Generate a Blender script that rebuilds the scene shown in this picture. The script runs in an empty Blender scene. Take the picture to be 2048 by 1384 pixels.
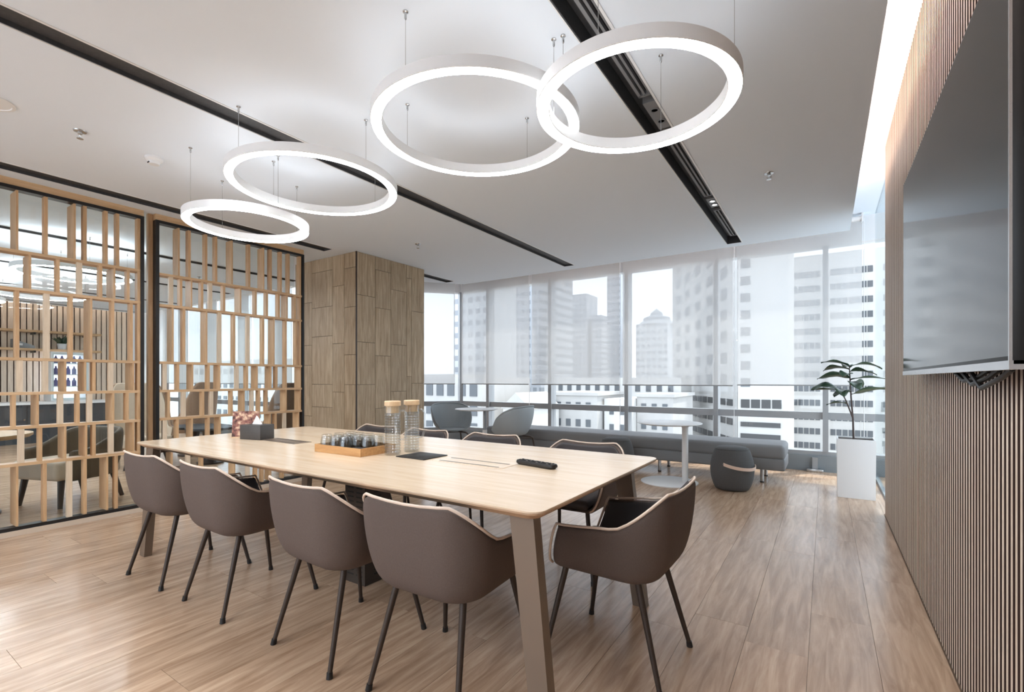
import bpy, bmesh, math, random
from math import sin, cos, pi, radians, sqrt
from mathutils import Vector, Matrix
random.seed(7)
SC = bpy.context.scene
COL = SC.collection

# ------------------------------------------------------------------ camera
cd = bpy.data.cameras.new('camera')
cd.sensor_width = 36.0
cd.lens = 955.0 / 2048.0 * 36.0
cd.shift_y = 67.0 / 2048.0
cd.clip_end = 2000
cam = bpy.data.objects.new('camera', cd)
COL.objects.link(cam)
cam.location = (0, 0, 1.16)
cam.rotation_euler = (radians(90), 0, radians(33.287))
SC.camera = cam

# ------------------------------------------------------------------ world, sun, exposure
w = bpy.data.worlds.new('sky')
SC.world = w
w.use_nodes = True
bg = w.node_tree.nodes['Background']
bg.inputs[0].default_value = (0.80, 0.88, 1.0, 1)
bg.inputs[1].default_value = 1.0
sd = bpy.data.lights.new('sun', 'SUN')
sd.energy = 1.5
sd.angle = radians(2)
sd.color = (1.0, 0.96, 0.9)
sun = bpy.data.objects.new('sun', sd)
COL.objects.link(sun)
sun.rotation_euler = Vector((-0.28, -0.34, -0.9)).to_track_quat('-Z', 'Y').to_euler()
vs = SC.view_settings
vs.view_transform = 'Standard'
vs.look = 'None'
vs.exposure = 1.7
vs.gamma = 1.0
vs.use_curve_mapping = False
RING_DOWN, RING_UP, COVE = 10.0, 1.6, 9.0

# ------------------------------------------------------------------ materials
def lin(c):
    return tuple(((v / 255 / 12.92) if v / 255 <= 0.04045 else ((v / 255 + 0.055) / 1.055) ** 2.4) for v in c) + (1,)

def newmat(name):
    m = bpy.data.materials.new(name)
    m.use_nodes = True
    nt = m.node_tree
    return m, nt, nt.nodes['Principled BSDF']

def plain(name, c, rough=0.5, metal=0.0, spec=0.5, var=0.0, vscale=8.0, bump=0.0, bscale=200.0, coat=0.0):
    m, nt, b = newmat(name)
    b.inputs['Base Color'].default_value = lin(c)
    b.inputs['Roughness'].default_value = rough
    b.inputs['Metallic'].default_value = metal
    b.inputs['Specular IOR Level'].default_value = spec
    b.inputs['Coat Weight'].default_value = coat
    if var or bump:
        tc = nt.nodes.new('ShaderNodeTexCoord')
    if var:
        n = nt.nodes.new('ShaderNodeTexNoise')
        n.inputs['Scale'].default_value = vscale
        n.inputs['Detail'].default_value = 4
        nt.links.new(tc.outputs['Object'], n.inputs['Vector'])
        r = nt.nodes.new('ShaderNodeValToRGB')
        r.color_ramp.elements[0].position = 0.3
        r.color_ramp.elements[1].position = 0.7
        l = lin(c)
        r.color_ramp.elements[0].color = tuple(v * (1 - var) for v in l[:3]) + (1,)
        r.color_ramp.elements[1].color = tuple(min(1, v * (1 + var)) for v in l[:3]) + (1,)
        nt.links.new(n.outputs[0], r.inputs[0])
        nt.links.new(r.outputs[0], b.inputs['Base Color'])
    if bump:
        n2 = nt.nodes.new('ShaderNodeTexNoise')
        n2.inputs['Scale'].default_value = bscale
        nt.links.new(tc.outputs['Object'], n2.inputs['Vector'])
        bp = nt.nodes.new('ShaderNodeBump')
        bp.inputs['Strength'].default_value = bump
        bp.inputs['Distance'].default_value = 0.002
        nt.links.new(n2.outputs[0], bp.inputs['Height'])
        nt.links.new(bp.outputs[0], b.inputs['Normal'])
    return m

def wood(name, c1, c2, axis='Z', rough=0.4, scale=3.0, stretch=14.0, piece=0.12, spec=0.4, bump=0.05, c3=None):
    """grain running along one axis, every piece with its own cut of grain and tone"""
    m, nt, b = newmat(name)
    N, L = nt.nodes.new, nt.links.new
    tc = N('ShaderNodeTexCoord')
    oi = N('ShaderNodeObjectInfo')
    ge = N('ShaderNodeNewGeometry')
    ad = N('ShaderNodeMath'); ad.operation = 'ADD'
    L(oi.outputs['Random'], ad.inputs[0]); L(ge.outputs['Random Per Island'], ad.inputs[1])
    fr = N('ShaderNodeMath'); fr.operation = 'FRACT'
    L(ad.outputs[0], fr.inputs[0])
    mu = N('ShaderNodeMath'); mu.operation = 'MULTIPLY'; mu.inputs[1].default_value = 37.0
    L(fr.outputs[0], mu.inputs[0])
    va = N('ShaderNodeVectorMath'); va.operation = 'ADD'
    L(tc.outputs['Object'], va.inputs[0]); L(mu.outputs[0], va.inputs[1])
    mp = N('ShaderNodeMapping')
    s = [stretch, stretch, stretch]
    s['XYZ'.index(axis)] = 1.0
    mp.inputs['Scale'].default_value = s
    L(va.outputs[0], mp.inputs['Vector'])
    n = N('ShaderNodeTexNoise')
    n.inputs['Scale'].default_value = scale
    n.inputs['Detail'].default_value = 6
    n.inputs['Roughness'].default_value = 0.62
    n.inputs['Distortion'].default_value = 0.6
    L(mp.outputs[0], n.inputs['Vector'])
    r = N('ShaderNodeValToRGB')
    r.color_ramp.elements[0].position = 0.33
    r.color_ramp.elements[1].position = 0.66
    r.color_ramp.elements[0].color = lin(c2)
    r.color_ramp.elements[1].color = lin(c1)
    L(n.outputs[0], r.inputs[0])
    mr = N('ShaderNodeMapRange')
    mr.inputs['To Min'].default_value = 1 - piece
    mr.inputs['To Max'].default_value = 1 + piece
    L(fr.outputs[0], mr.inputs['Value'])
    mx = N('ShaderNodeVectorMath'); mx.operation = 'SCALE'
    L(r.outputs[0], mx.inputs[0]); L(mr.outputs[0], mx.inputs['Scale'])
    L(mx.outputs[0], b.inputs['Base Color'])
    b.inputs['Roughness'].default_value = rough
    b.inputs['Specular IOR Level'].default_value = spec
    if bump:
        bp = N('ShaderNodeBump')
        bp.inputs['Strength'].default_value = bump
        bp.inputs['Distance'].default_value = 0.003
        L(n.outputs[0], bp.inputs['Height']); L(bp.outputs[0], b.inputs['Normal'])
    return m

def emit(name, c, s):
    m = bpy.data.materials.new(name)
    m.use_nodes = True
    nt = m.node_tree
    nt.nodes.clear()
    e = nt.nodes.new('ShaderNodeEmission')
    e.inputs[0].default_value = c + (1,)
    e.inputs[1].default_value = s
    o = nt.nodes.new('ShaderNodeOutputMaterial')
    nt.links.new(e.outputs[0], o.inputs[0])
    return m

def pane_mat(name, tint, refl=0.06):
    m = bpy.data.materials.new(name)
    m.use_nodes = True
    nt = m.node_tree
    nt.nodes.clear()
    N, L = nt.nodes.new, nt.links.new
    t = N('ShaderNodeBsdfTransparent'); t.inputs[0].default_value = tint + (1,)
    g = N('ShaderNodeBsdfGlossy'); g.inputs['Roughness'].default_value = 0.01
    lw = N('ShaderNodeLayerWeight'); lw.inputs[0].default_value = 0.5
    pw = N('ShaderNodeMath'); pw.operation = 'POWER'; pw.inputs[1].default_value = 5.0
    L(lw.outputs['Facing'], pw.inputs[0])
    f = N('ShaderNodeMath'); f.operation = 'MULTIPLY_ADD'; f.inputs[1].default_value = 0.6; f.inputs[2].default_value = refl * .5
    L(pw.outputs[0], f.inputs[0])
    mx = N('ShaderNodeMixShader')
    L(f.outputs[0], mx.inputs[0]); L(t.outputs[0], mx.inputs[1]); L(g.outputs[0], mx.inputs[2])
    o = N('ShaderNodeOutputMaterial'); L(mx.outputs[0], o.inputs[0])
    return m

def blind_mat(name, openness=0.27):
    m = bpy.data.materials.new(name)
    m.use_nodes = True
    nt = m.node_tree
    nt.nodes.clear()
    N, L = nt.nodes.new, nt.links.new
    d = N('ShaderNodeBsdfDiffuse'); d.inputs[0].default_value = (0.8, 0.8, 0.8, 1)
    tl = N('ShaderNodeBsdfTranslucent'); tl.inputs[0].default_value = (0.52, 0.51, 0.5, 1)
    m1 = N('ShaderNodeMixShader'); m1.inputs[0].default_value = 0.5
    L(d.outputs[0], m1.inputs[1]); L(tl.outputs[0], m1.inputs[2])
    t = N('ShaderNodeBsdfTransparent')
    m2 = N('ShaderNodeMixShader'); m2.inputs[0].default_value = openness
    L(m1.outputs[0], m2.inputs[1]); L(t.outputs[0], m2.inputs[2])
    o = N('ShaderNodeOutputMaterial'); L(m2.outputs[0], o.inputs[0])
    return m

def glass_mat(name):
    m, nt, b = newmat(name)
    b.inputs['Transmission Weight'].default_value = 1.0
    b.inputs['Roughness'].default_value = 0.0
    b.inputs['IOR'].default_value = 1.45
    return m

M = dict(
    paint=plain('white_paint', (226, 226, 227), 0.8, spec=0.2),
    ceil=plain('ceiling_paint', (232, 240, 249), 0.85, spec=0.15),
    slot=plain('charcoal_slot', (66, 66, 68), 0.6, var=0.15, vscale=60),
    slot2=plain('grey_slot', (126, 126, 128), 0.5),
    plank=wood('floor_oak', (208, 178, 150), (164, 132, 106), 'Y', 0.24, 2.4, 11.0, 0.07, 0.55, 0.05),
    joint=plain('plank_joint', (120, 98, 80), 0.8),
    oak=wood('screen_oak', (214, 178, 138), (196, 156, 114), 'Z', 0.45, 5.0, 10.0, 0.07),
    oak_lit=wood('window_lit_oak', (226, 208, 184), (212, 190, 162), 'Z', 0.4, 5.0, 10.0, 0.05),  # same screen oak, window light on the flat boards put into its colour
    oak_y=wood('rail_oak', (216, 182, 144), (198, 160, 118), 'Y', 0.45, 5.0, 10.0, 0.05),
    column=wood('column_oak', (188, 168, 140), (150, 128, 100), 'Z', 0.5, 3.0, 13.0, 0.06),
    joint2=plain('panel_joint', (92, 78, 64), 0.8),
    table=wood('table_oak', (234, 212, 186), (222, 196, 166), 'X', 0.2, 2.2, 12.0, 0.0, 0.6, 0.0),
    ply=wood('table_edge_ply', (208, 174, 142), (172, 140, 112), 'X', 0.5, 4.0, 20.0, 0.0),
    slat=wood('slat_oak', (232, 214, 194), (214, 192, 170), 'Z', 0.4, 4.0, 12.0, 0.08),
    slatback=plain('slat_backing', (62, 38, 30), 0.7),
    black=plain('black_metal', (34, 32, 32), 0.4, spec=0.4),
    frame=plain('grey_aluminium', (150, 152, 154), 0.4, metal=0.3),
    framed=plain('sill_grey', (128, 134, 138), 0.5, metal=0.2),
    steel=plain('steel', (190, 190, 190), 0.25, metal=1.0),
    white=plain('white_lacquer', (232, 232, 232), 0.35),
    fabric=plain('taupe_fabric', (100, 87, 81), 0.8, spec=0.25, var=0.1, vscale=300, bump=0.3, bscale=900),
    fabric_in=plain('dark_leather', (72, 66, 66), 0.45, spec=0.4, bump=0.1, bscale=300),
    piping=plain('cream_piping', (226, 204, 186), 0.5),
    legd=plain('dark_bronze_leg', (66, 56, 50), 0.4, metal=0.4),
    foot=plain('black_foot', (30, 27, 26), 0.5),
    bronze=plain('taupe_metal', (128, 112, 98), 0.4, metal=0.35),
    perf=plain('perforated_metal', (78, 70, 64), 0.45, metal=0.4),
    tub=plain('grey_shell', (160, 167, 170), 0.45),
    greyf=plain('grey_upholstery', (124, 124, 125), 0.6, bump=0.1, bscale=500),
    darkf=plain('charcoal_felt', (84, 83, 83), 0.85, var=0.08, vscale=150, bump=0.2, bscale=700),
    strap=plain('tan_strap', (226, 198, 180), 0.5),
    tv=plain('display_glass', (14, 14, 15), 0.07, spec=0.5),
    tvb=plain('display_bezel', (20, 20, 21), 0.35),
    silver=plain('silver_trim', (200, 200, 202), 0.25, metal=0.8),
    leaf=plain('leaf_green', (52, 74, 54), 0.35, spec=0.6, var=0.25, vscale=20),
    stem=plain('stem_brown', (72, 58, 54), 0.7),
    soil=plain('soil', (58, 46, 38), 0.95, var=0.4, vscale=60),
    glass=pane_mat('clear_glass', (0.92, 0.935, 0.94), 0.22),
    pane=pane_mat('window_glass', (0.97, 0.985, 0.985)),
    pane2=pane_mat('partition_glass', (0.93, 0.97, 0.97)),
    blind=blind_mat('blind_fabric'),
    blindbar=plain('blind_bar', (150, 150, 150), 0.5),
    lid=wood('beech_lid', (228, 200, 164), (212, 180, 142), 'Z', 0.5, 6, 8, 0.05),
    tray=wood('tray_wood', (214, 166, 112), (192, 142, 90), 'X', 0.45, 5, 10, 0.0),
    boxd=plain('dark_box', (70, 67, 66), 0.5, var=0.06, vscale=90),
    tissue=plain('tissue', (244, 240, 236), 0.9),
    rubber=plain('black_plastic', (36, 34, 33), 0.45),
    button=plain('grey_button', (150, 140, 132), 0.5),
    navy=plain('dark_counter', (58, 62, 68), 0.5),
    beige=plain('beige_seat', (206, 188, 168), 0.7),
    brownf=plain('brown_back', (150, 122, 100), 0.7, var=0.06, vscale=100),
    taupeb=plain('olive_taupe_back', (98, 86, 72), 0.7, var=0.06, vscale=100),
    darkw=plain('dark_walnut', (44, 30, 26), 0.4),
    ring=plain('ring_housing', (246, 246, 246), 0.5),
    led=emit('ring_diffuser', (0.94, 0.97, 1.0), RING_DOWN),
    led2=emit('lounge_and_fill_diffuser', (0.94, 0.97, 1.0), 22.0),  # lounge rings, and the fill pendants added behind the camera
    ledup2=emit('lounge_and_fill_uplight', (0.94, 0.97, 1.0), 10.0),
    ledup=emit('ring_uplight', (0.94, 0.97, 1.0), RING_UP),
    cove=emit('cove_led', (1.0, 0.76, 0.63), COVE),
    spot=emit('spot_lens', (1.0, 0.98, 0.94), 8.0),
    cabin=emit('cooler_backlight', (0.86, 0.86, 1.0), 0.9),
    bottle=plain('violet_bottle', (120, 112, 168), 0.3),
    bldw=plain('render_white', (200, 198, 194), 0.9, spec=0.1, var=0.04, vscale=0.3),
    bldg=plain('render_grey', (176, 174, 171), 0.9, spec=0.1, var=0.05, vscale=0.3),
    bldd=plain('concrete_far', (150, 154, 158), 0.9, spec=0.1),
    bwin=plain('far_window', (84, 88, 92), 0.4),
    bwin2=plain('far_window_dark', (70, 70, 70), 0.4),
    ground=plain('city_ground', (150, 150, 148), 0.95, var=0.2, vscale=0.05),
)

def tower_mat(name, c, cw):
    """far facades too distant to tell the windows apart"""
    m, nt, b = newmat(name)
    N, L = nt.nodes.new, nt.links.new
    tc = N('ShaderNodeTexCoord'); sx = N('ShaderNodeSeparateXYZ'); L(tc.outputs['Object'], sx.inputs[0])
    outs = []
    for k, (per, duty) in {'Z': (3.2, 0.45), 'X': (2.6, 0.6)}.items():
        d = N('ShaderNodeMath'); d.operation = 'DIVIDE'; d.inputs[1].default_value = per; L(sx.outputs[k], d.inputs[0])
        f = N('ShaderNodeMath'); f.operation = 'FRACT'; L(d.outputs[0], f.inputs[0])
        l = N('ShaderNodeMath'); l.operation = 'LESS_THAN'; l.inputs[1].default_value = duty; L(f.outputs[0], l.inputs[0])
        outs.append(l)
    mu = N('ShaderNodeMath'); mu.operation = 'MULTIPLY'; L(outs[0].outputs[0], mu.inputs[0]); L(outs[1].outputs[0], mu.inputs[1])
    mx = N('ShaderNodeMix'); mx.data_type = 'RGBA'
    mx.inputs[6].default_value = lin(c); mx.inputs[7].default_value = lin(cw)
    L(mu.outputs[0], mx.inputs[0]); L(mx.outputs[2], b.inputs['Base Color'])
    b.inputs['Roughness'].default_value = 0.9
    return m
M['tower'] = tower_mat('tower_facade', (186, 188, 190), (144, 147, 152))
M['tower2'] = tower_mat('tower_facade_grey', (164, 166, 170), (130, 134, 138))

def print_mat(name):
    m, nt, b = newmat(name)
    N, L = nt.nodes.new, nt.links.new
    tc = N('ShaderNodeTexCoord')
    n = N('ShaderNodeTexNoise'); n.inputs['Scale'].default_value = 38; n.inputs['Detail'].default_value = 5
    L(tc.outputs['Object'], n.inputs['Vector'])
    r = N('ShaderNodeValToRGB'); e = r.color_ramp.elements
    e[0].position = 0.36; e[0].color = lin((72, 44, 40)); e[1].position = 0.66; e[1].color = lin((226, 190, 160))
    k = e.new(0.5); k.color = lin((150, 96, 84)); k = e.new(0.57); k.color = lin((176, 140, 118))
    L(n.outputs[0], r.inputs[0]); L(r.outputs[0], b.inputs['Base Color'])
    return m
M['print'] = print_mat('card_picture')

# ------------------------------------------------------------------ mesh helpers
class MB:
    def __init__(s): s.bm = bmesh.new()
    def box(s, x0, x1, y0, y1, z0, z1, bev=0.0, seg=2, mi=0):
        g = bmesh.ops.create_cube(s.bm, size=1.0)
        vs_ = g['verts']
        for v in vs_:
            v.co = Vector(((x0 + x1) / 2 + v.co.x * (x1 - x0), (y0 + y1) / 2 + v.co.y * (y1 - y0), (z0 + z1) / 2 + v.co.z * (z1 - z0)))
        fs = set(f for v in vs_ for f in v.link_faces)
        for f in fs: f.material_index = mi
        if bev:
            es = list(set(e for v in vs_ for e in v.link_edges))
            bmesh.ops.bevel(s.bm, geom=es, offset=bev, segments=seg, profile=0.5, affect='EDGES')
        return s
    def loops(s, rings, closed=True, cap0=False, cap1=False, mi=0):
        """skin a list of vertex rings"""
        rv = [[s.bm.verts.new(p) for p in r] for r in rings]
        n = len(rings[0])
        for a, b in zip(rv[:-1], rv[1:]):
            for i in range(n if closed else n - 1):
                j = (i + 1) % n
                f = s.bm.faces.new((a[i], a[j], b[j], b[i])); f.material_index = mi
        if cap0: s.bm.faces.new(list(reversed(rv[0]))).material_index = mi
        if cap1: s.bm.faces.new(rv[-1]).material_index = mi
        return rv
    def cyl(s, p0, p1, r0, r1=None, n=16, cap=True):
        r1 = r0 if r1 is None else r1
        p0, p1 = Vector(p0), Vector(p1)
        d = (p1 - p0).normalized()
        a = d.orthogonal().normalized(); b = d.cross(a)
        R = [[p + (a * cos(2 * pi * i / n) + b * sin(2 * pi * i / n)) * r for i in range(n)] for p, r in ((p0, r0), (p1, r1))]
        s.loops(R, True, cap, cap)
        return s
    def tube(s, pts, r, n=8, closed=False):
        pts = [Vector(p) for p in pts]
        R = []
        m = len(pts)
        prev = None
        for i, p in enumerate(pts):
            if closed: d = pts[(i + 1) % m] - pts[i - 1]
            else: d = pts[min(i + 1, m - 1)] - pts[max(i - 1, 0)]
            d.normalize()
            if prev is None: a = d.orthogonal().normalized()
            else: a = (prev - d * prev.dot(d)).normalized()
            prev = a
            b = d.cross(a)
            rr = r[i] if isinstance(r, (list, tuple)) else r
            R.append([p + (a * cos(2 * pi * k / n) + b * sin(2 * pi * k / n)) * rr for k in range(n)])
        if closed: R.append(R[0])
        s.loops(R, True, not closed, not closed)
        return s
    def lathe(s, prof, c=(0, 0, 0), n=32, mi=0):
        c = Vector(c)
        R = [[c + Vector((r * cos(2 * pi * i / n), r * sin(2 * pi * i / n), z)) for i in range(n)] for r, z in prof]
        s.loops(R, True, prof[0][0] > 1e-6, prof[-1][0] > 1e-6, mi)
        return s
    def prism(s, pts, z0, z1):
        s.loops([[Vector((x, y, z)) for x, y in pts] for z in (z0, z1)], True, True, True)
        return s
    def poly(s, pts):
        s.bm.faces.new([s.bm.verts.new(p) for p in pts])
        return s
    def mesh(s, name, mats, smooth=False, angle=35):
        bmesh.ops.remove_doubles(s.bm, verts=s.bm.verts, dist=1e-6)
        bmesh.ops.recalc_face_normals(s.bm, faces=s.bm.faces)
        me = bpy.data.meshes.new(name)
        s.bm.to_mesh(me); s.bm.free()
        for m in (mats if isinstance(mats, (list, tuple)) else [mats]): me.materials.append(M[m] if isinstance(m, str) else m)
        if smooth:
            me.polygons.foreach_set('use_smooth', [True] * len(me.polygons))
            me.set_sharp_from_angle(angle=radians(angle))
        return me
    def build(s, name, mats, parent=None, smooth=False, loc=None, angle=35):
        o = bpy.data.objects.new(name, s.mesh(name, mats, smooth, angle))
        COL.objects.link(o)
        if parent is not None: o.parent = parent
        if loc is not None: o.location = loc
        return o

def B(name, mat, dims, parent=None, bev=0.0, seg=2):
    return MB().box(*dims, bev=bev, seg=seg).build(name, mat, parent, smooth=bev > 0)

def inst(name, me, parent, loc, scale=None, rz=0.0):
    o = bpy.data.objects.new(name, me)
    COL.objects.link(o)
    o.parent = parent; o.location = loc
    if scale: o.scale = scale
    if rz: o.rotation_euler.z = rz
    return o

def tag(o, label, cat, group=None):
    o['label'] = label; o['category'] = cat
    if group: o['group'] = group
    return o

def thing(name, label, cat, loc=(0, 0, 0), rz=0.0, group=None):
    o = bpy.data.objects.new(name, None)
    o.empty_display_size = 0.05
    COL.objects.link(o)
    o.location = loc; o.rotation_euler.z = rz
    return tag(o, label, cat, group)

def struct(o):
    o['kind'] = 'structure'
    return o

def sroot(name, loc=(0, 0, 0), rz=0.0):
    o = bpy.data.objects.new(name, None)
    COL.objects.link(o); o.location = loc; o.rotation_euler.z = rz
    return struct(o)

def dup(root, loc, rz, label=None, group=None):
    def cp(o, par):
        c = o.copy(); COL.objects.link(c); c.parent = par
        for ch in o.children: cp(ch, c)
        return c
    r = cp(root, None)
    r.location = loc; r.rotation_euler.z = rz
    if label: r['label'] = label
    if group: r['group'] = group
    return r

unit = MB().box(-.5, .5, -.5, .5, -.5, .5).mesh('unit_cube', 'bwin')

def sstep(a, b, x):
    t = max(0.0, min(1.0, (x - a) / (b - a)))
    return t * t * (3 - 2 * t)

# ================================================================== THE ROOM
H = 2.65
ROOF = 3.15
XW, XS, XF = 0.426, -5.02, -13.25           # slatted wall, timber screen, far lounge wall
YB, YG, YL = -3.2, 7.25, 5.0                # back wall, main glazing, lounge glazing
FA = Vector((-5.94, 7.25)); FB = Vector((-7.79, 5.0))   # oblique glazing between the two

# ---- floor with planks
fl = struct(MB().box(XF - .1, 1.4, YB - .1, YG + .1, -0.12, -0.004).build('floor', 'joint'))
PW, PL = 0.24, 1.38
me_pl = MB().box(-PW / 2 + .0007, PW / 2 - .0007, -PL / 2 + .0007, PL / 2 - .0007, -0.005, 0).mesh('plank', 'plank')
far = MB()
x = 0.42 - PW / 2
row = 0
while x > XF:
    off = (row * 0.47 + random.random() * 0.5) % 1.0
    y = YB - off * PL + PL / 2
    while y - PL / 2 < YG:
        if x > -5.1 and y > 0.1 and y + PL / 2 < YG + .1:
            inst('plank', me_pl, fl, (x, y, random.uniform(-.0003, .0003)))
        elif y - PL / 2 < (YG if x > -5.9 else YL + .1 + max(0, (x + 7.8) * 1.2)):
            y0, y1 = max(y - PL / 2, YB), min(y + PL / 2, YG + .08)
            far.box(x - PW / 2 + .0007, x + PW / 2 - .0007, y0 + .0007, y1 - .0007, -.005, 0)
        y += PL
    x -= PW; row += 1
o = far.build('plank', 'plank', fl); o['kind'] = 'stuff'
for x0, x1 in ((0.42, 1.35),):
    k = B('plank', 'plank', (x0, x1, 5.2, YG + .08, -.005, 0), fl); k['kind'] = 'stuff'

# ---- ceiling with slots
def ymax(xx):
    if xx >= -4.73: return 5.84
    if xx >= -5.89: return 4.43 + (xx + 5.89) * (5.84 - 4.43) / 1.16
    return 4.43
slots = [(-0.905, -0.76, YB, 5.70), (-2.88, -2.735, YB, 5.65), (-4.87, -4.71, YB, 3.44), (-4.87, -4.71, 4.85, 5.58),
         (-6.78, -6.63, YB, 4.25), (-8.72, -8.58, YB, 4.25), (-10.7, -10.56, YB, 4.25), (-12.8, -12.68, YB, 4.25)]
cb = MB()
xs = sorted(set([0.205, -4.73, -5.89, -13.0] + [v for s_ in slots for v in s_[:2]]))
for a, b in zip(xs[:-1], xs[1:]):
    m = (a + b) / 2
    cuts = sorted([(s_[2], s_[3]) for s_ in slots if s_[0] < m < s_[1]])
    y = YB
    segs = []
    for c0, c1 in cuts:
        if c0 > y: segs.append((y, c0, False))
        y = c1
    segs.append((y, None, True))
    for y0, y1, top in segs:
        if top: pts = [(a, y0), (b, y0), (b, ymax(b - 1e-6)), (a, ymax(a + 1e-6))]
        else: pts = [(a, y0), (b, y0), (b, y1), (a, y1)]
        cb.prism(pts, H, H + .13)
struct(cb.build('ceiling', 'ceil'))
n = 0
for s_ in slots:
    n += 1
    d = MB()
    x0, x1, y0, y1 = s_
    d.box(x0, x1, y0, y1, H + (.09 if n == 1 else .022), H + .13)
    d.box(x0, x0 + .004, y0, y1, H + .001, H + .09)
    d.box(x1 - .004, x1, y0, y1, H + .001, H + .09)
    d.box(x0, x1, y1 - .004, y1, H + .001, H + .09)
    t_ = struct(d.build('trim_%d' % n, 'slot'))
    B('slot_edge', 'white', (x1, x1 + .012, y0, y1, H - .004, H), t_)
    B('slot_edge', 'white', (x0 - .006, x0, y0, y1, H - .003, H), t_)
# upper slab over the light coves
outline = [(1.4, YB - .15), (1.4, YG + .25), (FA.x, YG + .25), (FB.x - .1, YL + .2), (XF - .2, YL + .2), (XF - .2, YB - .15)]
struct(MB().prism(outline, ROOF, ROOF + .15).build('ceiling', 'ceil'))

# ---- slatted wall
wr = struct(B('wall_right', 'slatback', (XW + .022, XW + .14, YB, 5.17, 0, ROOF)))
me_sl = MB().box(-.0212, 0, -.0075, .0075, 0.0, ROOF, mi=1).box(-.022, -.0212, -.0075, .0075, 0.0, ROOF).mesh('slat', ['slat', 'slatback'])
y = 5.155
while y > YB:
    inst('slat', me_sl, wr, (XW + .022, y, 0))
    y -= 0.0385
struct(B('wall_back', 'paint', (XF - .1, -11.0, YB - .15, YB, 0, ROOF)))
struct(B('wall_back', 'paint', (0.1, 1.4, YB - .15, YB, 0, ROOF)))
# lounge far wall with slats
wl = struct(B('wall_left', 'slatback', (XF - .12, XF - .02, YB, YL + .1, 0, ROOF)))
me_s2 = MB().box(0, .02, -.036, .036, 0.0, ROOF).mesh('slat', 'slat')
y = 4.3
while y > 0.6:
    inst('slat', me_s2, wl, (XF - .02, y, 0)); y -= 0.09
B('panel', 'paint', (XF - .02, XF + .004, 4.36, YL, 0, ROOF), wl)
sp = MB()
while y > YB:
    sp.box(XF - .02, XF, y - .036, y + .036, 0, ROOF); y -= .09
o = sp.build('slat', 'slat', wl); o['kind'] = 'stuff'
# rest of the partition line towards the camera side
struct(B('wall_screen', 'paint', (XS - .14, XS - .02, YB, -0.35, 0, H)))

# ---- column with staggered boards
col = struct(B('wall_column', 'joint2', (-5.75, -4.556, 3.646, 4.757, 0, H)))
side = [(3.646, 3.914, [2.15, 1.6, 1.1, .45]), (3.914, 4.16, [2.49, 2.03, 1.45, 0.81]), (4.16, 4.433, [2.29, 1.6, 1.01, .5]),
        (4.433, 4.523, [2.48, 1.2]), (4.523, 4.757, [2.06, 1.11])]
front = [(-5.75, -5.394, [2.13, 1.59, 1.34, .7]), (-5.394, -4.985, [2.49, 2.05, 1.69, 1.1, 0.82]),
         (-4.985, -4.764, [2.28, 1.59, 1.01]), (-4.764, -4.556, [2.47, 2.01, 1.45, 1.1])]
for a, b, js in side:
    zs = [0] + sorted(js) + [H]
    for z0, z1 in zip(zs[:-1], zs[1:]):
        B('board', 'column', (-4.556, -4.546, a + .0025, b - .0025, z0 + .0025, z1 - .0025), col)
for a, b, js in front:
    zs = [0] + sorted(js) + [H]
    for z0, z1 in zip(zs[:-1], zs[1:]):
        B('board', 'column', (a + .0025, b - .0025, 3.636, 3.646, z0 + .0025, z1 - .0025), col)
B('corner_trim', 'darkw', (-4.557, -4.545, 3.635, 3.647, 0, H), col)

# ---- glazing
def glazing(idx, p0, p1, muls, head=2.84, sill=0.25):
    """window along p0 -> p1 (plan), the room on its right-hand side; muls are distances along it"""
    p0, p1 = Vector(p0), Vector(p1)
    d = p1 - p0
    Ln = d.length
    a = math.atan2(d.y, d.x)
    r = sroot('window_%d' % idx, (p0.x, p0.y, 0), a)
    B('kerb', 'framed', (0, Ln, -.10, .10, 0, sill - .05), r)
    B('sill', 'frame', (0, Ln, -.07, .09, sill - .05, sill), r)
    B('head_panel', 'paint', (0, Ln, -.07, .12, head, ROOF), r)
    for m in muls:
        B('mullion', 'frame', (m - .03, m + .03, -.10, .08, sill, head), r)
    es = sorted(set([0.0] + list(muls) + [Ln]))
    for e0, e1 in zip(es[:-1], es[1:]):
        if e1 - e0 < .1: continue
        B('transom', 'frame', (e0 + .03, e1 - .03, -.06, .06, .655, .745), r)
        for z0, z1 in ((sill, .655), (.745, head)):
            B('pane', 'pane', (e0 + .03, e1 - .03, -.004, .004, z0, z1), r)
    return r
glazing(1, (FA.x, YG), (1.4, YG), [-5.24 - FA.x + 0, -3.93 - FA.x, -2.58 - FA.x, -1.285 - FA.x, 0.0 - FA.x, 7.3])
fl_len = (FA - FB).length
glazing(2, FB, FA, [0.25, 1.5, fl_len - .02])
glazing(3, (XF, YL), FB, [1.0, 2.3, 3.6, 4.9])
glazing(6, (0.1, YB), (-11.0, YB), [.05 + 1.3 * i for i in range(9)], head=2.84)  # unseen back wall glazing, added to bring in fill daylight
# glass return beside the slatted wall
wg = sroot('window_4', (0.5, 5.17, 0))
B('pane', 'pane2', (-.005, .005, .01, YG - 5.17 - .08, .03, ROOF), wg)
B('floor_channel', 'framed', (-.02, .02, .01, YG - 5.17 - .08, 0, .03), wg)
# bracket plate on the kerb
kb = tag(B('kerb_bracket', 'steel', (-.20, -.02, 7.06, 7.145, .0, .04), bev=.006), 'small grey metal bracket plate on floor at the window kerb', 'bracket')
B('bracket_post', 'frame', (-.14, -.08, 7.10, 7.145, .04, .18), kb)

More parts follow.
